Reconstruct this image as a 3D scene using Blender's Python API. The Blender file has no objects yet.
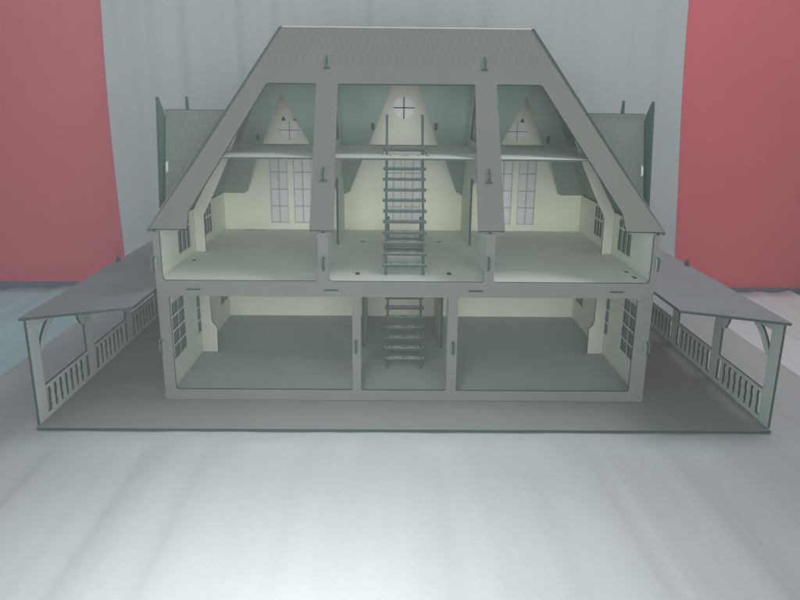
import bpy, bmesh, math, random
from mathutils import Matrix, Vector
from mathutils.geometry import tessellate_polygon

random.seed(7)
VEIL = 0.08
S = bpy.context.scene
COL = S.collection

# ------------------------------------------------------------------ camera
PITCH, YAW, ROLL = 0.27429, -0.01141, 0.00962
cam_d = bpy.data.cameras.new("camera")
cam = bpy.data.objects.new("camera", cam_d)
COL.objects.link(cam)
cam_d.sensor_width = 36.0
cam_d.lens = 36.0 * 710.16 / 800.0
cam_d.clip_start = 0.01
cam_d.clip_end = 50.0
cy, sy, cp, sp = math.cos(YAW), math.sin(YAW), math.cos(PITCH), math.sin(PITCH)
fw = Vector((-sy * cp, cy * cp, -sp))
rt = Vector((cy, sy, 0.0))
up = rt.cross(fw)
rt2 = math.cos(ROLL) * rt + math.sin(ROLL) * up
up2 = -math.sin(ROLL) * rt + math.cos(ROLL) * up
m = Matrix((rt2, up2, -fw)).transposed().to_4x4()
m.translation = Vector((-0.01685, -0.82755, 0.36484))
cam.matrix_world = m
S.camera = cam

# ------------------------------------------------------------------ light
S.view_settings.view_transform = 'Standard'
S.view_settings.look = 'None'
S.view_settings.exposure = 0.0
S.view_settings.gamma = 1.0
world = bpy.data.worlds.new("World")
S.world = world
world.use_nodes = True
bg = world.node_tree.nodes["Background"]
bg.inputs[0].default_value = (0.80, 0.98, 1.0, 1)
bg.inputs[1].default_value = 0.25
S.cycles.diffuse_bounces = 8
S.cycles.max_bounces = 12


def area(name, loc, target, size, power, color):
    d = bpy.data.lights.new(name, 'AREA')
    d.shape = 'DISK'
    d.size = size
    d.energy = power
    d.color = color
    o = bpy.data.objects.new(name, d)
    COL.objects.link(o)
    o.location = loc
    o.rotation_euler = (Vector(target) - Vector(loc)).to_track_quat('-Z', 'Y').to_euler()
    return o


wl_ = area("window_light", (0.03, -1.28, 0.47), (0.0, 0.0, 0.78), 1.2, 9.6, (1.0, 0.985, 0.955))
wl_.data.shape = 'RECTANGLE'; wl_.data.size_y = 0.82; wl_.data.spread = math.radians(112)
dl_ = area("desk_lamp", (-0.10, -0.56, 0.62), (-0.08, -0.42, 0.0), 0.12, 1.34, (0.98, 1.0, 0.975))
dl_.data.spread = math.radians(76)
cl_ = area("right_fill", (0.62, 0.16, 1.45), (0.38, 0.10, 0.0), 0.5, 3.0, (1.0, 0.98, 0.98))  # unseen lamp added to brighten the porch roofs and the foam at right
cl_.data.spread = math.radians(125)
sl_ = area("cool_fill", (-1.5, -0.15, 0.95), (-0.3, 0.2, 0.0), 0.8, 1.7, (0.40, 0.72, 1.0))  # unseen cool lamp added to tint the left side blue


# ------------------------------------------------------------------ materials
def newmat(name):
    mt = bpy.data.materials.new(name)
    mt.use_nodes = True
    nt = mt.node_tree
    return mt, nt, nt.nodes["Principled BSDF"]


def board(name, rgb, rough=0.72, amt=0.10, shingle=None, tint=(1, 1, 1)):
    """sheet of fibreboard: faint mottling, fibres and a scuffed sheen; shingle = (row height from, x half width) engraves slits"""
    mt, nt, p = newmat(name)
    N, L = nt.nodes, nt.links
    tc = N.new('ShaderNodeTexCoord')
    big = N.new('ShaderNodeTexNoise'); big.inputs['Scale'].default_value = 14; big.inputs['Detail'].default_value = 4
    fine = N.new('ShaderNodeTexNoise'); fine.inputs['Scale'].default_value = 900; fine.inputs['Detail'].default_value = 2
    mp = N.new('ShaderNodeMapping'); mp.inputs['Scale'].default_value = (1, 0.25, 1)
    L.new(tc.outputs['Object'], mp.inputs[0]); L.new(mp.outputs[0], fine.inputs['Vector'])
    L.new(tc.outputs['Object'], big.inputs['Vector'])
    oi = N.new('ShaderNodeObjectInfo')
    a1 = N.new('ShaderNodeMath'); a1.operation = 'MULTIPLY_ADD'
    L.new(big.outputs['Fac'], a1.inputs[0]); a1.inputs[1].default_value = amt * 2; a1.inputs[2].default_value = 1 - amt
    a2 = N.new('ShaderNodeMath'); a2.operation = 'MULTIPLY_ADD'
    L.new(fine.outputs['Fac'], a2.inputs[0]); a2.inputs[1].default_value = amt * 1.4; a2.inputs[2].default_value = 1 - amt * 0.7
    a3 = N.new('ShaderNodeMath'); a3.operation = 'MULTIPLY_ADD'
    L.new(oi.outputs['Random'], a3.inputs[0]); a3.inputs[1].default_value = 0.06; a3.inputs[2].default_value = 0.97
    m1 = N.new('ShaderNodeMath'); m1.operation = 'MULTIPLY'; L.new(a1.outputs[0], m1.inputs[0]); L.new(a2.outputs[0], m1.inputs[1])
    m2 = N.new('ShaderNodeMath'); m2.operation = 'MULTIPLY'; L.new(m1.outputs[0], m2.inputs[0]); L.new(a3.outputs[0], m2.inputs[1])
    vm = N.new('ShaderNodeVectorMath'); vm.operation = 'SCALE'
    vm.inputs[0].default_value = rgb
    L.new(m2.outputs[0], vm.inputs['Scale'])
    out = vm.outputs[0]
    bump_h = fine.outputs['Fac']
    if shingle is not None:
        sx = N.new('ShaderNodeSeparateXYZ'); L.new(tc.outputs['Object'], sx.inputs[0])
        gt = N.new('ShaderNodeMath'); gt.operation = 'GREATER_THAN'
        L.new(sx.outputs['Y'], gt.inputs[0]); gt.inputs[1].default_value = shingle

        def mth(op, a, b=None, c=None):
            q = N.new('ShaderNodeMath'); q.operation = op
            for i_, v_ in enumerate((a, b, c)):
                if v_ is None:
                    continue
                if isinstance(v_, float):
                    q.inputs[i_].default_value = v_
                else:
                    L.new(v_, q.inputs[i_])
            return q.outputs[0]
        row = mth('FLOOR', mth('DIVIDE', sx.outputs['Y'], 0.0155))
        off = mth('MULTIPLY', mth('MODULO', row, 2.0), 0.5)
        fx = mth('FRACT', mth('ADD', mth('DIVIDE', sx.outputs['X'], 0.0092), mth('ADD', off, 40.0)))
        ln = mth('SMOOTHSTEP' if False else 'LESS_THAN', mth('ABSOLUTE', mth('SUBTRACT', fx, 0.5)), 0.055)
        wn = N.new('ShaderNodeTexWhiteNoise'); wn.noise_dimensions = '2D'
        cb = N.new('ShaderNodeCombineXYZ')
        L.new(mth('FLOOR', mth('ADD', mth('DIVIDE', sx.outputs['X'], 0.0092), mth('ADD', off, 40.5))), cb.inputs[0]); L.new(row, cb.inputs[1])
        L.new(cb.outputs[0], wn.inputs['Vector'])
        shade = mth('SUBTRACT', mth('MULTIPLY_ADD', wn.outputs['Value'], 0.05, 0.965), mth('MULTIPLY', ln, 0.21))
        cs = N.new('ShaderNodeCombineXYZ')
        for i_ in range(3):
            L.new(shade, cs.inputs[i_])
        mx = N.new('ShaderNodeMix'); mx.data_type = 'RGBA'
        L.new(gt.outputs[0], mx.inputs['Factor'])
        mx.inputs['A'].default_value = (1, 1, 1, 1)
        L.new(cs.outputs[0], mx.inputs['B'])
        vm2 = N.new('ShaderNodeVectorMath'); vm2.operation = 'MULTIPLY'
        L.new(out, vm2.inputs[0]); L.new(mx.outputs['Result'], vm2.inputs[1])
        out = vm2.outputs[0]
    L.new(out, p.inputs['Base Color'])
    p.inputs['Roughness'].default_value = rough
    p.inputs['Specular IOR Level'].default_value = 0.35
    b = N.new('ShaderNodeBump'); b.inputs['Strength'].default_value = 0.12; b.inputs['Distance'].default_value = 0.0006
    L.new(bump_h, b.inputs['Height']); L.new(b.outputs[0], p.inputs['Normal'])
    return mt


M_GREY = board("grey fibreboard", (0.168, 0.184, 0.172))
M_ROOF = board("grey fibreboard roof", (0.148, 0.158, 0.143), shingle=0.2435)
M_SHNG = board("scored shingle board", (0.142, 0.178, 0.174), shingle=-1.0)
M_BASE = board("grey green base board", (0.228, 0.242, 0.238))
M_CREAM = board("cream fibreboard", (0.77, 0.80, 0.69))
M_UNDER = board("green grey roof board", (0.225, 0.305, 0.265))  # one even green-grey colour for the back and side roofs
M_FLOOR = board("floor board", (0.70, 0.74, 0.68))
M_RIB = board("pale rib board", (0.56, 0.59, 0.52))
M_ATTIC = board("lit attic board", (0.78, 0.83, 0.75))  # floor board lightened, its colour holds the light falling from above
M_SIDE = board("cream side board", (0.80, 0.845, 0.75))
M_BAR = board("grey glazing bar", (0.36, 0.40, 0.39))
M_LOW = board("shaded floor board", (0.36, 0.425, 0.42))  # floor board darkened, its colour holds the shade of the lower rooms
M_PORCH = board("porch roof board", (0.235, 0.265, 0.29))
M_RAIL = board("pale green railing board", (0.58, 0.645, 0.625))
M_LADD = board("teal grey ladder board", (0.10, 0.215, 0.190))
M_STAIR = board("dark stair board", (0.052, 0.088, 0.085))
M_PART = board("partition board", (0.60, 0.66, 0.59))
M_RIDGE = board("lit ridge edge", (0.42, 0.45, 0.44))
M_RING = board("peg relief", (0.13, 0.19, 0.18))
M_EDGE = board("burnt cut edge", (0.038, 0.064, 0.060), rough=0.85, amt=0.2)
M_SLOT = board("dark slot", (0.038, 0.066, 0.061), rough=0.9, amt=0.15)
M_PANE = board("dark teal window sheet", (0.13, 0.20, 0.205), rough=0.35)  # opaque teal sheet filling the side windows
M_PANE2 = board("pale pane board", (0.80, 0.84, 0.82), rough=0.35)  # opaque pale discs; the middle one stands in for the lit backdrop
M_PANE3 = board("lit backdrop pane", (0.64, 0.67, 0.70), rough=0.35)  # opaque sheet whose colour stands in for the lit backdrop
M_PALE = board("pale peg board", (0.52, 0.58, 0.56))


def foam(name, rgb):
    mt, nt, p = newmat(name)
    N, L = nt.nodes, nt.links
    tc = N.new('ShaderNodeTexCoord')
    cell = N.new('ShaderNodeTexVoronoi'); cell.inputs['Scale'].default_value = 260
    n1 = N.new('ShaderNodeTexNoise'); n1.inputs['Scale'].default_value = 9; n1.inputs['Detail'].default_value = 5
    n2 = N.new('ShaderNodeTexNoise'); n2.inputs['Scale'].default_value = 120; n2.inputs['Detail'].default_value = 3
    for n in (cell, n1, n2):
        L.new(tc.outputs['Object'], n.inputs['Vector'])
    a = N.new('ShaderNodeMath'); a.operation = 'MULTIPLY_ADD'; L.new(n1.outputs['Fac'], a.inputs[0]); a.inputs[1].default_value = 0.10; a.inputs[2].default_value = 0.90
    b2 = N.new('ShaderNodeMath'); b2.operation = 'MULTIPLY_ADD'; L.new(n2.outputs['Fac'], b2.inputs[0]); b2.inputs[1].default_value = 0.07; b2.inputs[2].default_value = 0.965
    mm = N.new('ShaderNodeMath'); mm.operation = 'MULTIPLY'; L.new(a.outputs[0], mm.inputs[0]); L.new(b2.outputs[0], mm.inputs[1])
    vm = N.new('ShaderNodeVectorMath'); vm.operation = 'SCALE'; vm.inputs[0].default_value = rgb
    L.new(mm.outputs[0], vm.inputs['Scale']); L.new(vm.outputs[0], p.inputs['Base Color'])
    p.inputs['Roughness'].default_value = 0.9
    p.inputs['Specular IOR Level'].default_value = 0.15
    bm = N.new('ShaderNodeBump'); bm.inputs['Strength'].default_value = 0.20; bm.inputs['Distance'].default_value = 0.0012
    ad = N.new('ShaderNodeMath'); ad.operation = 'MULTIPLY_ADD'; L.new(cell.outputs['Distance'], ad.inputs[0]); ad.inputs[1].default_value = 0.5
    L.new(n2.outputs['Fac'], ad.inputs[2]); L.new(ad.outputs[0], bm.inputs['Height'])
    L.new(bm.outputs[0], p.inputs['Normal'])
    return mt


M_FOAM = foam("white foam", (0.43, 0.46, 0.478))
M_FOAM2 = foam("lit white foam", (0.68, 0.71, 0.75))  # the white foam lightened, brighter light at right put into its colour
M_FOAM3 = foam("pale green foam", (0.47, 0.67, 0.70))


def wallmat(name, rgb, amt):
    mt, nt, p = newmat(name)
    N, L = nt.nodes, nt.links
    tc = N.new('ShaderNodeTexCoord')
    n1 = N.new('ShaderNodeTexNoise'); n1.inputs['Scale'].default_value = 6; n1.inputs['Detail'].default_value = 6
    L.new(tc.outputs['Object'], n1.inputs['Vector'])
    a = N.new('ShaderNodeMath'); a.operation = 'MULTIPLY_ADD'; L.new(n1.outputs['Fac'], a.inputs[0]); a.inputs[1].default_value = amt * 2; a.inputs[2].default_value = 1 - amt
    vm = N.new('ShaderNodeVectorMath'); vm.operation = 'SCALE'; vm.inputs[0].default_value = rgb
    L.new(a.outputs[0], vm.inputs['Scale']); L.new(vm.outputs[0], p.inputs['Base Color'])
    p.inputs['Roughness'].default_value = 0.8
    n2 = N.new('ShaderNodeTexNoise'); n2.inputs['Scale'].default_value = 220; n2.inputs['Detail'].default_value = 4
    L.new(tc.outputs['Object'], n2.inputs['Vector'])
    b = N.new('ShaderNodeBump'); b.inputs['Strength'].default_value = 0.2; b.inputs['Distance'].default_value = 0.001
    L.new(n2.outputs['Fac'], b.inputs['Height']); L.new(b.outputs[0], p.inputs['Normal'])
    return mt


M_RED = wallmat("matt red paint", (0.58, 0.10, 0.125), 0.07)
M_FOOT = wallmat("blue grey foot strip", (0.10, 0.14, 0.19), 0.1)
M_GROUND = wallmat("dark green floor", (0.05, 0.14, 0.115), 0.12)

# ------------------------------------------------------------------ mesh helpers
WM = {}


def place(o, parent, mat):
    """parent o and give it the world matrix mat"""
    COL.objects.link(o)
    WM[o.name] = mat
    if parent is not None:
        o.parent = parent
        o.matrix_basis = WM[parent.name].inverted() @ mat
    else:
        o.matrix_basis = mat
    return o


def frame3(origin, u, v):
    u = Vector(u).normalized(); v = Vector(v); v = (v - v.dot(u) * u).normalized()
    n = u.cross(v)
    mm = Matrix((u, v, n)).transposed().to_4x4()
    mm.translation = Vector(origin)
    return mm


XZ = lambda y: frame3((0, y, 0), (1, 0, 0), (0, 0, 1))        # local z = -y (towards the viewer)
YZ = lambda x: frame3((x, 0, 0), (0, 1, 0), (0, 0, 1))        # local z = +x
XY = lambda z: frame3((0, 0, z), (1, 0, 0), (0, 1, 0))        # local z = up


def rnd(pts, r, idx=None, n=4):
    """round the corners idx (all if None) of a polygon"""
    out = []
    k = len(pts)
    for i, p in enumerate(pts):
        if idx is not None and i not in idx:
            out.append(p); continue
        p = Vector(p); a = Vector(pts[i - 1]); b = Vector(pts[(i + 1) % k])
        da = (a - p); db = (b - p)
        rr = min(r, da.length * 0.45, db.length * 0.45)
        pa = p + da.normalized() * rr; pb = p + db.normalized() * rr
        for j in range(n + 1):
            t = j / n
            q = (1 - t) ** 2 * pa + 2 * t * (1 - t) * p + t * t * pb
            out.append((q.x, q.y))
    return out


def rect(x0, y0, x1, y1):
    return [(x0, y0), (x1, y0), (x1, y1), (x0, y1)]


def circle(cx, cy_, r, n=32, a0=0.0, a1=2 * math.pi, closed=True):
    k = n if closed else n + 1
    return [(cx + r * math.cos(a0 + (a1 - a0) * i / n), cy_ + r * math.sin(a0 + (a1 - a0) * i / n)) for i in range(k)]


def add_sheet(bm, outer, holes=(), t=0.003, z0=0.0, edge=1, face=0, M=None):
    loops = [list(outer)] + [list(h) for h in holes]
    tris = tessellate_polygon([[Vector((p[0], p[1], 0)) for p in lp] for lp in loops])
    flat = [p for lp in loops for p in lp]
    tr = (lambda v: M @ v) if M is not None else (lambda v: v)
    bot = [bm.verts.new(tr(Vector((p[0], p[1], z0)))) for p in flat]
    top = [bm.verts.new(tr(Vector((p[0], p[1], z0 + t)))) for p in flat]

    def mk(vs, mi):
        try:
            f = bm.faces.new(vs); f.material_index = mi
        except ValueError:
            pass
    for a, b, c in tris:
        pa, pb, pc = flat[a], flat[b], flat[c]
        s = (pb[0] - pa[0]) * (pc[1] - pa[1]) - (pb[1] - pa[1]) * (pc[0] - pa[0])
        if abs(s) < 1e-14:
            continue
        if s < 0:
            a, b, c = a, c, b
        mk((top[a], top[b], top[c]), face); mk((bot[c], bot[b], bot[a]), face)
    k = 0
    for li, lp in enumerate(loops):
        n = len(lp)
        ar = sum(lp[i][0] * lp[(i + 1) % n][1] - lp[(i + 1) % n][0] * lp[i][1] for i in range(n))
        ccw = (ar > 0) if li == 0 else (ar < 0)
        for i in range(n):
            j = (i + 1) % n
            q = (bot[k + i], bot[k + j], top[k + j], top[k + i])
            mk(q if ccw else q[::-1], edge)
        k += n


def build(name, bm, mats, parent, M, label=None):
    me = bpy.data.meshes.new(name)
    bm.to_mesh(me); bm.free()
    for mt in mats:
        me.materials.append(mt)
    o = bpy.data.objects.new(name, me)
    place(o, parent, M)
    if label:
        o['label'] = label
    return o


def sheet(name, outer, holes=(), t=0.003, M=None, mat=None, edge=None, parent=None, z0=None, marks=(), label=None):
    """one laser-cut board. local z runs along the face normal; by default the face lies at local z = 0 and the board behind it"""
    bm = bmesh.new()
    add_sheet(bm, outer, holes, t, -t if z0 is None else z0)
    for (x, y, w, h) in marks:       # tenon ends and slots flush in the face
        add_sheet(bm, rect(x - w / 2, y - h / 2, x + w / 2, y + h / 2), (), 0.0004, (0 if z0 is None else z0 + t) - 0.0002, edge=1, face=1)
    return build(name, bm, [mat, edge or M_EDGE], parent, M or Matrix(), label)


def empty(name, parent=None, M=None):
    o = bpy.data.objects.new(name, None)
    o.empty_display_size = 0.05
    return place(o, parent, M or Matrix())


def copy_tree(src, parent, M):
    c = src.copy()
    place(c, parent, M)
    for ch in [x for x in src.children]:
        cc = ch.copy()
        place(cc, c, M @ WM[src.name].inverted() @ WM[ch.name])
    return c


def mirror_pts(pts):
    return [(-x, y) for x, y in pts][::-1]


# ------------------------------------------------------------------ the setting
_r = random.Random(3)
CREASE = [(-0.9 + 1.8 * (i + _r.uniform(0.1, 0.9)) / 44, _r.choice((-1, 1, 1)) * _r.uniform(0.0002, 0.0006), _r.uniform(0.0025, 0.006)) for i in range(44)]


def ripple(x):
    """long soft folds of the foam, irregular in pitch"""
    h = 0.0
    for (w, a, ph) in ((0.057, 0.0010, 0.3), (0.093, 0.0016, 1.9), (0.034, 0.0003, 4.0), (0.21, 0.0020, 2.2)):
        h += a * math.sin(2 * math.pi * x / w + ph + 0.9 * math.sin(x * 9 + ph))
    for x0, a, w in CREASE:
        if abs(x - x0) < 4 * w:
            h += a * math.exp(-((x - x0) / w) ** 2)
    return h


def foam_sheet(name, x0, x1, prof, mat, zoff=0.0, nx=560, amp=1.0, xe=None):
    """a sheet drawn along the profile prof (y, z, normal y, normal z, x edge shift)"""
    bm = bmesh.new()
    rows = []
    for (y, z, ny, nz, k) in prof:
        row = []
        for i in range(nx + 1):
            f = i / nx
            a0, a1 = (x0, x1) if xe is None else xe(y, z)
            x = a0 + (a1 - a0) * f
            h = (ripple(x + 0.012 * math.sin(k * 2.1 + x * 3)) - 0.0056) * amp * (1.0 - 0.05 * abs(ny))
            h += 0.0007 * math.sin(x * 165 + 2 * math.sin(x * 21)) * abs(ny)
            h += 0.0006 * math.sin(k * 5 + x * 17) * amp
            if nz > 0.9 and z < 0 and name == 'foam_sheet' and k == y:
                u_, v_ = (x + 0.168) / 0.022, (y + 0.104 - 0.10 * (x + 0.168)) / 0.006
                h += 0.0022 * math.exp(-u_ * u_ - v_ * v_)          # small crinkle by the base
            if nz > 0.9 and z < 0:
                dx_ = max(0.0, abs(x) - 0.42); dy_ = max(0.0, -0.085 - y, y - 0.41)
                q_ = min(1.0, math.hypot(dx_, dy_) / 0.07); q_ = q_ * q_ * (3 - 2 * q_)
                h = -0.0006 + (h + 0.0006) * (0.15 + 0.85 * q_)
            row.append(bm.verts.new((x, y + ny * h, z + nz * h + zoff)))
        rows.append(row)
    for a, b in zip(rows[:-1], rows[1:]):
        for i in range(nx):
            f = bm.faces.new((a[i], a[i + 1], b[i + 1], b[i])); f.smooth = True
    o = build(name, bm, [mat], None, Matrix())
    so = o.modifiers.new("thickness", 'SOLIDIFY'); so.thickness = 0.0012; so.offset = -1
    return o


prof = []
yy = -1.05
while yy < 0.49:
    prof.append((yy, -0.0031, 0, 1, yy)); yy += 0.004 if -0.16 < yy < -0.06 else 0.04
R0 = 0.085
for i in range(0, 13):
    a = i / 12 * math.pi / 2
    prof.append((0.500 + R0 * math.sin(a), -0.0031 + R0 * (1 - math.cos(a)), -math.sin(a), math.cos(a), 0.5 + a * 0.1))
zz = -0.0031 + R0 + 0.04
while zz < 1.15:
    prof.append((0.585, zz, -1, 0, 0.7 + zz)); zz += 0.04


def sheet_edges(y, z):
    w = max(0.0, z)
    return (-0.558 - 0.006 * math.sin(w * 5.2), 0.563 - 0.055 * w - 0.012 * math.sin(w * 5.5) * w)


bd = foam_sheet("foam_sheet", 0, 0, prof, M_FOAM, xe=sheet_edges)
bd['label'] = "long white foam sheet hung on the red wall and laid under the doll house"
bd['category'] = "foam sheet"

prof2 = [(-1.05 + 0.05 * i, -0.0040, 0, 1, 3 + 0.05 * i) for i in range(34)]
f2 = foam_sheet("foam_sheet", 0.552, 0.815, prof2, M_FOAM2, zoff=-0.0040, nx=90, amp=1.0)
f2['label'] = "white foam strip on the floor right of the right porch"
f2['category'] = "foam sheet"
f3 = foam_sheet("foam_sheet", -1.6, -0.545, prof2, M_FOAM3, zoff=-0.0040, nx=160, amp=1.0)
f3['label'] = "pale green foam sheet on the floor at far left, below the red wall"
f3['category'] = "foam sheet"
for o in (bd, f2, f3):
    o['group'] = "foam sheets under and behind the doll house"

bm = bmesh.new()
add_sheet(bm, rect(-6, -6, 6, 0.606), (), 0.01, -0.01, edge=0)
g = build("floor", bm, [M_GROUND], None, XY(-0.0240)); g['kind'] = 'structure'
bm = bmesh.new()
add_sheet(bm, rect(-6, -0.04, 6, 3), (), 0.08, -0.08, edge=0)
w = build("wall", bm, [M_RED], None, XZ(0.607)); w['kind'] = 'structure'
w['label'] = "matt red wall behind the white foam sheet"
bm = bmesh.new()
add_sheet(bm, rect(-6, -0.0235, -0.60, -0.0040), (), 0.004, -0.002, edge=0)
add_sheet(bm, rect(0.60, -0.0235, 6, -0.0070), (), 0.004, -0.002, edge=0)
sk = build("wall_foot_strip", bm, [M_FOOT], None, XZ(0.604)); sk['kind'] = 'structure'  # thin blue-grey strip along the foot of the red wall

# ------------------------------------------------------------------ the doll house
T = 0.003
YB = 0.354
house = empty("doll_house")
house['label'] = "grey laser-cut wooden doll house, open at the front, with two side porches"
house['category'] = "doll house"

# base and floors
sheet("base_plate", rnd(rect(-0.4235, -0.0812, 0.4235, 0.402), 0.002), M=XY(0.0), mat=M_BASE, parent=house)
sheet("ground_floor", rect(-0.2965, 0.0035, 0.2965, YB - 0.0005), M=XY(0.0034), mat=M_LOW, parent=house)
sheet("upper_floor", rect(-0.2965, 0.0035, 0.2965, YB - 0.0005), [rect(-0.030, 0.112, 0.027, 0.222)], M=XY(0.1545), mat=M_FLOOR, parent=house,
      marks=[(-0.0624, 0.250, 0.006, 0.006), (0.0545, 0.252, 0.006, 0.006), (-0.0607, 0.041, 0.0055, 0.012), (0.0547, 0.044, 0.0055, 0.012),
             (0.2845, 0.060, 0.004, 0.009), (0.2850, 0.030, 0.004, 0.012), (-0.284, 0.110, 0.004, 0.008),
             (-0.0205, 0.100, 0.003, 0.005), (-0.002, 0.100, 0.010, 0.0035), (0.0155, 0.100, 0.003, 0.005), (-0.255, 0.345, 0.016, 0.003), (-0.235, 0.345, 0.012, 0.003)])

# open front
fo = [(-0.300, 0.0005), (0.300, 0.0005), (0.300, 0.2135), (0.2935, 0.2135), (0.2935, 0.1545), (0.1050, 0.1545), (0.1050, 0.2135), (0.0932, 0.2135),
      (0.0932, 0.1545), (-0.0925, 0.1545), (-0.0925, 0.2135), (-0.1055, 0.2135), (-0.1055, 0.1545), (-0.2918, 0.1545), (-0.2918, 0.2135), (-0.300, 0.2135)]
fo = rnd(fo, 0.0045, idx=(4, 5, 8, 9, 12, 13))
holes = [rnd(rect(-0.2862, 0.0143, -0.0655, 0.1353), 0.003), rnd(rect(-0.0550, 0.0140, 0.0512, 0.1353), 0.003), rnd(rect(0.0635, 0.0138, 0.2815, 0.1355), 0.003)]
sheet("facade_frame", fo, holes, M=XZ(0.0), mat=M_GREY, parent=house)
for x in (-0.2560, -0.0905, 0.0840, 0.2550):
    sheet("tenon", rect(x - 0.0085, 0.1426, x + 0.0085, 0.1448), t=0.0012, M=XZ(-0.0004), mat=M_SLOT, edge=M_SLOT, parent=house)
for s in (-1, 1):
    sheet("foot_tab", [(0, 0), (s * 0.0055, 0), (s * 0.0055, 0.003), (s * 0.001, 0.0062), (0, 0.0062)], t=0.004, M=frame3((s * 0.3002, 0.008, 0.0005), (1, 0, 0), (0, 0, 1)),
          mat=M_ROOF, edge=M_GREY, parent=house)


# windows -----------------------------------------------------------------
def lattice(name, parent, M, x0, y0, x1, y1, cols, rows, wv=0.0022, wh=0.0022, rim=0.0022, mat=None, edge=None, t=0.0026, z0=None, pane=None):
    """the glazing bars of one window: rim plus muntins, one cut board"""
    hs = []
    cx = [x0 + (x1 - x0) * i / cols for i in range(cols + 1)]
    ry = rows if isinstance(rows, list) else [y0 + (y1 - y0) * i / rows for i in range(rows + 1)]
    for i in range(cols):
        for j in range(len(ry) - 1):
            a = cx[i] + (rim if i == 0 else wv / 2); b = cx[i + 1] - (rim if i == cols - 1 else wv / 2)
            c = ry[j] + (rim if j == 0 else wh / 2); d = ry[j + 1] - (rim if j == len(ry) - 2 else wh / 2)
            hs.append(rect(a, c, b, d))
    bm = bmesh.new()
    ou = rect(x0 + 0.0001, y0 + 0.0001, x1 - 0.0001, y1 - 0.0001)
    if pane is None:
        add_sheet(bm, ou, hs, t, -t)
    else:                                            # bars on both sides of a thin opaque sheet
        add_sheet(bm, ou, hs, 0.0012, -0.0012); add_sheet(bm, ou, hs, 0.0012, -0.0028)
        add_sheet(bm, rect(x0 + 0.0003, y0 + 0.0003, x1 - 0.0003, y1 - 0.0003), (), 0.0003, -0.00155, edge=2, face=2)
    return build(name, bm, [mat or M_CREAM, edge or M_EDGE] + ([pane] if pane else []), parent, M)


WLOW = [(0.0385, 0.0370, 0.0935, 0.1150, 2, 4), (0.152, 0.0345, 0.206, 0.1120, 2, 4), (0.292, 0.0365, 0.340, 0.1120, 2, 4)]
WUP = [(0.088, 0.1655, 0.145, 0.2125, 3, [0.1655, 0.1985, 0.2125]), (0.2215, 0.1655, 0.2665, 0.2130, 3, [0.1655, 0.1925, 0.2130])]
for s in (-1, 1):
    M = YZ(s * 0.2970) if s < 0 else YZ(0.300)      # boards reach 3 mm outwards/inwards along local z
    wl = sheet("side_wall", rect(0.0032, 0.0005, YB + T, 0.2150), [rect(a, b, c, d) for a, b, c, d, *_ in WLOW + WUP], M=M, mat=M_SIDE, parent=house)
    for a, b, c, d, nc, nr in WLOW + WUP:
        lattice("window", wl, M @ Matrix.Translation((0, 0, -0.0002)), a, b, c, d, nc, nr, wv=0.0030, wh=0.0026, pane=M_PANE)

# back wall with three gables
bo = [(-0.2968, 0.0005), (0.2968, 0.0005), (0.2968, 0.2150), (0.292, 0.2150), (0.180, 0.4370), (0.0857, 0.2504), (0.0, 0.4600),
      (-0.0857, 0.2504), (-0.180, 0.4370), (-0.292, 0.2150), (-0.2968, 0.2150)]
FR = []       # leaves of the three double doors
for (xa, xb, xc, xd) in ((-0.2195, -0.1905, -0.1805, -0.1515), (-0.0290, -0.0025, 0.0025, 0.0290), (0.1515, 0.1805, 0.1905, 0.2195)):
    FR.append((xa, xb)); FR.append((xc, xd))
half = lambda cx, cz, r: [(cx + r, cz)] + circle(cx, cz, r, 16, 0, -math.pi, False)[1:]
bh = [rect(a, 0.1655, b, 0.2770) for a, b in FR] + [circle(0.0, 0.3530, 0.0178)]
bh += [circle(-0.1850, 0.3165, 0.0160), circle(0.1842, 0.3175, 0.0160)]
bw = sheet("back_wall", bo, bh, M=XZ(YB), mat=M_CREAM, parent=house)
for a, b in FR:
    lattice("french_window", bw, XZ(YB + 0.0002), a, 0.1655, b, 0.2770, 2, 4, wv=0.0013, wh=0.0013, rim=0.0008, mat=M_BAR, edge=M_RING, pane=M_PANE3)  # opaque panes added in place of the bright backdrop beyond


def round_window(cx, cz, r, mat, w, ext):
    pts = [(-w, -ext), (w, -ext), (w, -w), (ext, -w), (ext, w), (w, w), (w, ext), (-w, ext), (-w, w), (-ext, w), (-ext, -w), (-w, -w)]
    return sheet("round_window", [(cx + x, cz + y) for x, y in pts], t=0.002, M=XZ(YB + 0.0004), mat=mat, edge=M_EDGE, parent=bw)


round_window(0.0, 0.3530, 0.0178, M_EDGE, 0.0009, 0.0168)
sheet("window_pane", circle(0.0, 0.3530, 0.0178), t=0.0006, M=XZ(YB + 0.0031), mat=M_PANE2, edge=M_PANE2, parent=bw)  # opaque disc added in place of the bright backdrop beyond
round_window(-0.1850, 0.3165, 0.0160, M_RING, 0.0005, 0.0158)
round_window(0.1842, 0.3175, 0.0160, M_RING, 0.0005, 0.0158)
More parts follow.
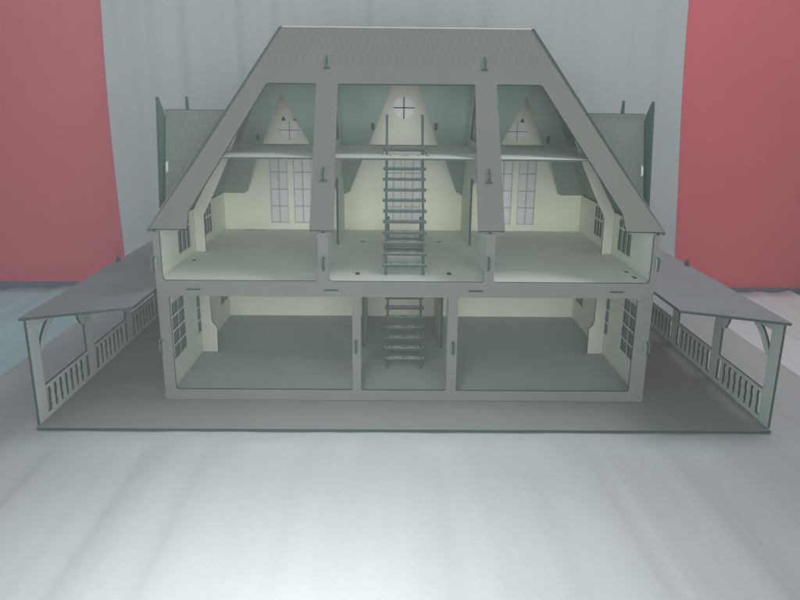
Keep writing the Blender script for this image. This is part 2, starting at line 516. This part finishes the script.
# boards that close the upper half of the outer two round windows, with two small notches showing dark
for cx, cz, full in ((-0.1850, 0.3165, True), (0.1842, 0.3175, True)):
    disc = circle(cx, cz, 0.0159) if full else circle(cx, cz, 0.0159, 20, math.pi, 2 * math.pi, False)
    sheet("window_pane", disc, t=0.0006, M=XZ(YB + (0.0008 if full else 0.0020)), mat=M_PANE2, edge=M_RING, parent=bw)
    if not full:
        sheet("gable_trim", circle(cx, cz + 0.0002, 0.0159, 20, 0, math.pi, False), t=0.0025, M=XZ(YB - 0.0003), mat=M_CREAM, edge=M_CREAM, parent=bw)
        sheet("gable_trim", rect(cx - 0.0185, cz + 0.0003, cx + 0.0185, cz + 0.0011), t=0.0004, M=XZ(YB - 0.0007), mat=M_RIB, edge=M_RING, parent=bw)
    for dx in ((-0.009, 0.0105) if cx < 0 else (0.0075,)):
        dz = 0.0025 if cx < 0 else 0.002
        sheet("notch", [(cx + dx - 0.0038, cz + 0.0125 + dz), (cx + dx + 0.0038, cz + 0.0125 + dz), (cx + dx + 0.0012, cz + 0.0182 + dz), (cx + dx - 0.0005, cz + 0.0190 + dz)],
              t=0.0008, M=XZ(YB - 0.0006), mat=M_SLOT, edge=M_SLOT, parent=bw)
# leaf seam of the lower back door
sheet("door", rect(-0.021, 0.0040, 0.021, 0.110), [rect(-0.0185, 0.006, -0.0004, 0.108), rect(0.0004, 0.006, 0.0185, 0.108)], t=0.0008, M=XZ(YB - 0.0005),
      mat=M_CREAM, edge=M_EDGE, parent=bw)

# partitions ---------------------------------------------------------------
for s, xo in ((-1, -0.0600), (1, 0.0575)):
    M = YZ(xo + T / 2)
    o = [(0.0035, 0.0040), (0.085, 0.0040), (0.085, 0.118), (0.188, 0.118), (0.188, 0.0040), (YB - 0.0005, 0.0040), (YB - 0.0005, 0.1510), (0.0035, 0.1510)]
    sheet("partition_wall", o, M=M, mat=M_PART, parent=house)
FS = (0.457 - 0.214) / 0.187          # slope of the front roof
BS = (0.457 - 0.2153) / 0.177         # slope of the back roof
fz = lambda y: 0.214 + (y + 0.010) * FS
bz = lambda y: 0.2153 + (0.354 - y) * BS
for s in (-1, 1):
    M = YZ(s * 0.0990 + T / 2)
    o = [(0.0035, 0.1550), (0.100, 0.1550), (0.100, 0.256), (0.224, 0.256), (0.224, 0.1550), (YB - 0.0005, 0.1550), (YB - 0.0005, bz(YB) - 0.004),
         (0.2990, bz(0.2990) - 0.004), (0.2990, 0.2930), (0.064, 0.2930), (0.064, fz(0.064) - 0.006), (0.0035, fz(0.0035) - 0.006)]
    sheet("partition_wall", o, M=M, mat=M_PART, parent=house)
    o = [(0.068, 0.2970), (0.2975, 0.2970), (0.177, bz(0.177) - 0.006), (0.175, fz(0.175) - 0.008)]
    h = [(0.100, 0.3100), (0.2545, 0.3100), (0.2090, 0.3730), (0.170, 0.418)]
    sheet("attic_partition", o, [h], M=M, mat=M_PART, parent=house)

# cross frames half way back -----------------------------------------------
hx = lambda z: 0.300 - (z - 0.2153) * 0.5586     # half width of the hip at height z
for s in (1,):
    lo = [(-0.2965, 0.0040), (-0.2742, 0.0040), (-0.2738, 0.0420), (-0.2800, 0.0490), (-0.2812, 0.0560), (-0.2812, 0.1240)]
    lo = lo + mirror_pts(lo)
    lo = lo + [(0.2965, 0.1510), (-0.2965, 0.1510)]
    sheet("cross_frame", lo, M=XZ(0.167), mat=M_RIB, parent=house)
    z1 = 0.436
    inner = [(-0.2825, 0.1550), (-0.2825, 0.2070), (-0.2659, 0.2380), (-0.2468, 0.2780), (-0.2320, 0.3130), (-0.2260, 0.3300), (hx(0.425) * -1 + 0.0075, 0.4250)]
    up_ = [(-0.2965, 0.1550)] + inner + mirror_pts(inner) + [(0.2965, 0.1550), (0.2965, 0.2140), (hx(z1) - 0.004, z1), (-hx(z1) + 0.004, z1), (-0.2965, 0.2140)]
    # the frame is notched where the attic floor runs through it
    sheet("cross_frame", up_, M=XZ(0.167), mat=M_RIB, parent=house)

# attic floor
sheet("attic_floor", rect(-0.2455, 0.0535, 0.2455, 0.2985), [rect(-0.030, 0.106, 0.027, 0.205)],
      t=0.0022, edge=M_STAIR, M=XY(0.2965), mat=M_ATTIC, parent=house, marks=[(-0.0205, 0.094, 0.003, 0.005), (-0.002, 0.094, 0.010, 0.0035), (0.0155, 0.094, 0.003, 0.005), (0.0275, 0.094, 0.005, 0.009)])

# roof ------------------------------------------------------------------------
MF = frame3((0, -0.010, 0.214), (1, 0, 0), (0, 0.187, 0.243))
fr = [(-0.3035, 0.0052), (-0.2570, 0.0052), (-0.2575, 0.0285), (-0.1790, 0.2155), (-0.1157, 0.2155), (-0.1142, 0.0052), (-0.0862, 0.0045), (-0.0880, 0.2150),
      (0.0875, 0.2160), (0.0833, 0.0052), (0.1147, 0.0057), (0.1155, 0.2165), (0.1732, 0.2162), (0.2555, 0.0300), (0.2575, 0.0062), (0.3035, 0.0055), (0.1665, 0.3075), (-0.1655, 0.3065)]
fr = rnd(fr, 0.003, idx=(3, 4, 7, 8, 11, 12))
froof = sheet("front_roof", fr, M=MF, mat=M_ROOF, parent=house)
sheet("lit_ridge_edge", rect(-0.1645, 0.0, 0.1655, 0.0020), t=0.003, M=frame3((0, 0.1765, 0.4567), (1, 0, 0), (0, 0.187, 0.243)), mat=M_RIDGE, edge=M_RIDGE, parent=house)  # added strip, light on the ridge edge painted as a pale colour
bL = math.hypot(0.177, 0.457 - 0.2153)
MB_ = frame3((0, 0.354, 0.2153), (-1, 0, 0), (0, -0.177, 0.457 - 0.2153))
k = bL / (0.457 - 0.2153)
sv = lambda z: (z - 0.2153) * k
gap = sv(0.3005) - sv(0.2960)
low = [(-0.3005, 0.002), (-0.2600, 0.002), (-0.2600, sv(0.2190)), (-0.2555, sv(0.2200)), (-0.2245, sv(0.2935)), (-0.1385, sv(0.2935)), (-0.1090, sv(0.2215)), (-0.1000, sv(0.2200)),
       (-0.0990, 0.002), (-0.0935, 0.002), (-0.0930, sv(0.2195)), (-0.0880, sv(0.2205)), (-0.0580, sv(0.2935))]
bro = low + mirror_pts(low) + [(0.166, bL - 0.002), (-0.166, bL - 0.002)]
tri = lambda cx, ap, hw, zb: [(cx - hw, sv(zb)), (cx + hw, sv(zb)), (cx, sv(ap))]
bholes = [tri(-0.1785, 0.3745, 0.0415, 0.2985), tri(0.1785, 0.3735, 0.0345, 0.3005), [(-0.0548, sv(0.2985)), (0.0525, sv(0.2985)), (0.0, sv(0.432))]]
bholes[0] = [(-0.2185, sv(0.2985)), (-0.1440, sv(0.2985)), (-0.1787, sv(0.3750))]
bholes[1] = [(0.1480, sv(0.3000)), (0.2140, sv(0.3000)), (0.1760, sv(0.3730))]
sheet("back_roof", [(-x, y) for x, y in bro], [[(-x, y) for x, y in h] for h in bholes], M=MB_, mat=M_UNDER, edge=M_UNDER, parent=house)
for s in (-1, 1):
    ux = (0, -s * -1.0, 0) if False else (0, 1, 0)
    # hip: triangle from the eave to the ridge end
    slope = Vector((-s * 0.134, 0, 0.457 - 0.2153)); sl = slope.length
    u_ = (0, -1, 0) if s < 0 else (0, 1, 0)
    M = frame3(((-0.3026 if s < 0 else 0.3036), 0.177, 0.2153), u_, slope)
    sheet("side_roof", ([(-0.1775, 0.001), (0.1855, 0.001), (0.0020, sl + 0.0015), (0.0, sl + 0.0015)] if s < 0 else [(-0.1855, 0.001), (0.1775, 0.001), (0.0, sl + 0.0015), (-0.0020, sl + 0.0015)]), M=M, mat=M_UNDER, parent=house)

# dormer roofs behind the house
for cx, ap, hw in ((-0.180, 0.4370, 0.112), (0.0, 0.4600, 0.100), (0.180, 0.4370, 0.112)):
    ap2 = min(ap, 0.452)
    for s in (-1, 1):
        A = Vector((cx, 0.366, ap2 + 0.002)); Bp = Vector((cx, 0.354 - (ap2 - 0.2153) / BS, ap2 + 0.002)); hw2 = hw * (ap2 - 0.2450) / (ap - 0.2150)
        C = Vector((cx + s * hw2, 0.366, 0.2470)); D = Vector((cx + s * hw2, 0.354 - (0.245 - 0.2153) / BS, 0.2470))
        u_ = Vector((0, 1, 0)); v_ = (A - C).normalized()
        if s > 0:
            M = frame3(C, u_, v_)
            pts = [(0, 0), (0, (A - C).length), (Bp.y - C.y, (A - C).length), (D.y - C.y, 0)]
        else:
            M = frame3(C, -u_, v_)
            pts = [(0, 0), (0, (A - C).length), (C.y - Bp.y, (A - C).length), (C.y - D.y, 0)]
        sheet("dormer_roof", pts, M=M, z0=0.0008, mat=M_SHNG, parent=house)

GX = 0.3285
# side gables ------------------------------------------------------------------
for s in (-1, 1):
    sg = empty("side_gable", house, Matrix.Translation((s * 0.315, 0.175, 0.2153)))
    ridge_y, ridge_z, ey, ez = 0.1750, 0.3500, 0.1400, 0.2180
    for near in (1, -1):
        ax = Vector((0, near * (ridge_y - ey), ridge_z - ez))
        L_ = ax.length
        org = (0, ridge_y - near * (ridge_y - ey), ez)
        M = frame3(org, (near, 0, 0), ax)
        xo, xt, xb = s * (GX - T * 0.5), s * 0.2240, s * 0.2990
        pts = [(xo, 0), (xb, 0), (xt, L_), (xo, L_)]
        pts = [(near * x, y) for x, y in pts]
        sheet("gable_roof", pts, M=M, mat=M_SHNG, parent=sg)
    gb = [(0.1290, 0.2160), (0.1520, 0.3660), (0.1540, 0.3660), (0.1740, 0.3470), (0.2210, 0.2160), (0.1950, 0.2160), (0.1740, 0.3200), (0.1550, 0.2160)]
    sheet("gable_board", gb, M=YZ(s * GX + (T if s > 0 else 0)), mat=M_LADD, parent=sg)
    gw = [(0.1460, 0.2180), (0.2040, 0.2180), (0.1760, 0.3400), (0.1830, 0.3500), (0.1790, 0.3670), (0.1770, 0.3670), (0.1752, 0.3500), (0.1740, 0.3400)]
    sheet("gable_wall", gw, M=YZ(s * 0.2965 + (T if s > 0 else 0)), mat=M_LADD, parent=sg)


# pegs that lock the boards ------------------------------------------------------
def peg_bm(h=0.0175, w=0.0094, out=0.0062, flip=False):
    """a hooked tenon standing out of a board (local z) in its relief arch"""
    bm = bmesh.new()
    f = -1 if flip else 1
    r = w / 2
    arc = [math.pi * i / 10 for i in range(1, 10)]
    ring = [(-r, -h / 2 * f), (-r, (h / 2 - r) * f)] + [(-r * math.cos(a), (h / 2 - r) * f + f * r * math.sin(a)) for a in arc] + [(r, (h / 2 - r) * f), (r, -h / 2 * f)]
    q = r - 0.0012
    inn = [(-q, -h / 2 * f), (-q, (h / 2 - r) * f)] + [(-q * math.cos(a), (h / 2 - r) * f + f * q * math.sin(a)) for a in arc] + [(q, (h / 2 - r) * f), (q, -h / 2 * f)]
    add_sheet(bm, ring + inn[::-1], (), 0.0009, -0.0002, edge=1, face=1)
    # the hook: profile in the (local y, local z) plane, 2.6 mm thick along x
    P = Matrix(((0, 0, 1, -0.0013), (1, 0, 0, 0), (0, 1, 0, 0), (0, 0, 0, 1)))
    hk = [(-h / 2 * f, -0.002), (-h / 2 * f, out * 0.75), (-h * 0.3 * f, out), (h * 0.22 * f, out), (h * 0.38 * f, out * 0.6), (h * 0.40 * f, -0.002)]
    add_sheet(bm, hk, (), 0.0026, 0, edge=3, face=2, M=P)
    if flip:                                 # the foot the roof hooks rest on
        add_sheet(bm, rect(-r * 0.85, -h * 0.47, r * 0.85, -h * 0.36), (), 0.0016, -0.0002, edge=3, face=3)
    return bm


def peg(M, flip=False, h=0.0175, out=0.0062, edge=None):
    return build("peg", peg_bm(h=h, flip=flip, out=out), [M_GREY, M_RING, M_PALE, edge or M_EDGE], house, M)


for x, z in ((-0.2985, 0.1765), (-0.0985, 0.1775), (0.0975, 0.1785), (0.2992, 0.1795), (-0.2975, 0.0725), (-0.0608, 0.0730), (0.0583, 0.0722), (0.2972, 0.0735)):
    dx = 0.0 if abs(x) < 0.2 else (-0.0005 if x < 0 else 0.0005)
    peg(XZ(0.0) @ Matrix.Translation((x + dx, z, 0)))
for x, sv_ in ((-0.1030, 0.247), (0.1010, 0.2465), (-0.1005, 0.079), (0.0990, 0.078)):
    peg(MF @ Matrix.Translation((x, sv_, 0)), flip=True, h=0.0190, out=0.0052)
for s in (-1, 1):
    ax = Vector((0, 0.035, 0.132))
    M = frame3((s * 0.3225, 0.1400, 0.2180), (1, 0, 0), ax)
    peg(M @ Matrix.Translation((0, 0.0590, 0)), h=0.0165, out=0.0070, edge=M_RAIL)
# ends of the tenons that show inside on the back roof
MBi = frame3((0, 0.354, 0.2153), (1, 0, 0), (0, -0.177, 0.457 - 0.2153))
for x, z in ((-0.2225, 0.3115), (-0.1330, 0.3090), (-0.0475, 0.3300), (0.0472, 0.3305), (0.2196, 0.3125)):
    sheet("tenon", rect(x - 0.0020, sv(z) - 0.0065, x + 0.0020, sv(z) + 0.0045), t=0.0030, M=MBi @ Matrix.Translation((0, 0, 0.0060)), mat=M_SLOT, edge=M_SLOT, parent=house)


# stairs -------------------------------------------------------------------------
def stairs(xc, y0, z0, n, dz, slope, ztop, hw, skip=()):
    st = empty("staircase", house, Matrix.Translation((xc, y0, z0)))
    d = Vector((0, slope, 1)).normalized()
    for s in (-1, 1):
        L_ = (ztop - z0) / d.z
        M = frame3((xc + s * hw - 0.0015, y0, z0 + 0.0003), (0, 1, 0), (0, 0, 1)) @ Matrix.Translation((0, 0, 0))
        y1 = slope * (ztop - z0)
        w_ = 0.0032
        sheet("stringer", [(-w_, 0), (w_, 0), (y1 + w_, ztop - z0), (y1 - w_, ztop - z0)], t=0.0030, z0=0.0, M=M, mat=M_STAIR, edge=M_STAIR, parent=st)
    for k_ in range(1, n + 1):
        z = z0 + dz * k_ + random.uniform(-0.0003, 0.0003)
        y = y0 + slope * (z - z0)
        M = XY(z) @ Matrix.Rotation(random.uniform(-0.006, 0.006), 4, 'Z')
        bm = bmesh.new()
        e = hw + 0.0042
        yy0 = y - 0.0060
        add_sheet(bm, [(xc - e, yy0 + 0.003), (xc - e + 0.0012, yy0), (xc + e - 0.0012, yy0), (xc + e, yy0 + 0.003), (xc + e, yy0 + 0.0125), (xc - e, yy0 + 0.0125)], (), 0.0029, -0.0029, edge=1, face=0)
        for mx, mw in ((-0.0165, 0.003), (0.0, 0.008), (0.0165, 0.003)):
            add_sheet(bm, rect(xc + mx - mw / 2, yy0 + 0.0055, xc + mx + mw / 2, yy0 + 0.0080), (), 0.0003, -0.0001, edge=1, face=1)
        build("tread", bm, [M_RAIL, M_STAIR], st, M)
    return st


stairs(-0.0018, 0.0367, 0.1545, 12, 0.0126, 0.540, 0.3462, 0.0234)
stairs(0.0003, 0.1057, 0.0034, 13, 0.0130, 0.520, 0.2000, 0.0234)

# porches -------------------------------------------------------------------------
YB2 = 0.398
PC = [-0.0625, 0.0790, 0.2205, 0.3620]
PW = 0.0112
for s in (-1, 1):
    # roof
    a = Vector((s * 0.4285, 0, 0.1300)); b = Vector((s * 0.3008, 0, 0.1445))
    wdt = (a - b).length
    if s < 0:
        M = frame3((a.x, 0, a.z), b - a, (0, 1, 0)); pts = [(0, -0.0790), (wdt, -0.0790), (wdt, YB2), (0, YB2)]
    else:
        M = frame3((b.x, 0, b.z), a - b, (0, 1, 0)); pts = [(0, -0.0790), (wdt, -0.0790), (wdt, YB2), (0, YB2)]
    sheet("porch_roof", rnd(pts, 0.002), M=M, mat=M_PORCH, parent=house)
    # small locking wedge on the eave
    sheet("wedge", [(0.1970, 0.1285), (0.2130, 0.1285), (0.2100, 0.1345), (0.2055, 0.1395), (0.2020, 0.1350)], M=YZ(s * 0.4235 + T / 2), mat=M_LADD, parent=house)
    # railing: rails carry the object, posts and balusters are its pieces
    Mx = YZ(s * 0.4235 + T / 2)
    rail = empty("porch_railing", house, Mx)
    for i in range(3):
        y0, y1 = PC[i] + PW + 0.0001, PC[i + 1] - PW - 0.0001
        sheet("handrail", rect(y0, 0.0352, y1, 0.0398), M=Mx, mat=M_RAIL, parent=rail)
        sheet("bottom_rail", rect(y0, 0.0003, y1, 0.0062), M=Mx, mat=M_RAIL, parent=rail)
        sheet("header", rect(y0, 0.1131, y1, 0.1262), M=Mx, mat=M_RAIL, parent=rail)
    for i, yc in enumerate(PC):
        sheet("post", rect(yc - PW, 0.0003, yc + PW, 0.1264), M=Mx, mat=M_RAIL, parent=rail)
    prof_ = [(0.0046, 0.0), (0.0048, 0.003), (0.0036, 0.006), (0.0044, 0.010), (0.0042, 0.014), (0.0030, 0.020), (0.0028, 0.0235), (0.0038, 0.0250), (0.0030, 0.0265), (0.0042, 0.0290)]
    for i in range(3):
        y0, y1 = PC[i] + PW, PC[i + 1] - PW
        nb = 7
        for j in range(nb):
            yc = y0 + (y1 - y0) * (j + 1) / (nb + 1)
            pts = [(yc - hw_ * 1.18, 0.00625 + q) for hw_, q in prof_][::-1] + [(yc + hw_ * 1.18, 0.00625 + q) for hw_, q in prof_]
            sheet("baluster", pts[::-1], M=Mx, mat=M_RAIL, parent=rail)

    def bracket(yp, d):
        """curved bracket from the post edge yp, towards d, under the eave"""
        zt = 0.1130
        f = lambda u_, v_: (yp + d * u_ * 1.05, zt - v_ * 0.72)
        outer = []
        for i in range(11):
            t = i / 10
            outer.append((0.0005 + 0.0255 * t ** 1.25, 0.0360 * (1 - t) ** 1.35))
        inner = []
        for i in range(11):
            t = 1 - i / 10
            inner.append((0.0085 + 0.0240 * t ** 1.0, 0.0105 + 0.0300 * (1 - t) ** 1.5))
        outer[-1] = (0.0260, 0.0002)
        tip = [(0.0385, 0.0002), (0.0395, 0.0040), (0.0370, 0.0078), (0.0345, 0.0050), (0.0325, 0.0072)]
        bot = [(0.0075, 0.0395), (0.0050, 0.0440), (0.0030, 0.0420), (0.0002, 0.0470)]
        pts = outer + tip + inner + bot
        sheet("bracket", [f(*p) for p in pts], M=Mx, mat=M_RAIL, parent=rail)

    def spandrel(yp, d):
        zt = 0.1130
        f = lambda u_, v_: (yp + d * u_ * 1.25, zt - v_)
        pts = [(0.0001, 0.0002), (0.0300, 0.0002), (0.0310, 0.0070), (0.0285, 0.0115), (0.0255, 0.0080), (0.0225, 0.0100), (0.0180, 0.0120), (0.0135, 0.0180), (0.0110, 0.0260), (0.0085, 0.0285), (0.0070, 0.0330), (0.0001, 0.0360)]
        sheet("bracket", [f(*p) for p in pts], M=Mx, mat=M_RAIL, parent=rail)
    bracket(PC[0] + PW, 1)
    spandrel(PC[1] - PW, -1)
    spandrel(PC[2] - PW, -1)
    spandrel(PC[3] - PW, -1)

# added thin volume standing in for a lens veil, lifting the dark tones
bm = bmesh.new()
bmesh.ops.create_cube(bm, size=1.0)
hz_mat = bpy.data.materials.new("lens veil")
hz_mat.use_nodes = True
hn = hz_mat.node_tree
hn.nodes.remove(hn.nodes["Principled BSDF"])
pv = hn.nodes.new('ShaderNodeVolumePrincipled')
pv.inputs['Color'].default_value = (0.86, 0.93, 0.95, 1)
pv.inputs['Density'].default_value = VEIL
pv.inputs['Anisotropy'].default_value = 0.0
hn.links.new(pv.outputs[0], hn.nodes["Material Output"].inputs['Volume'])
hz = build("veil", bm, [hz_mat], None, Matrix.Translation((0, -0.3, -0.17)) @ Matrix.Diagonal((12.6, 12.2, 2.3, 1)))
hz['kind'] = 'stuff'
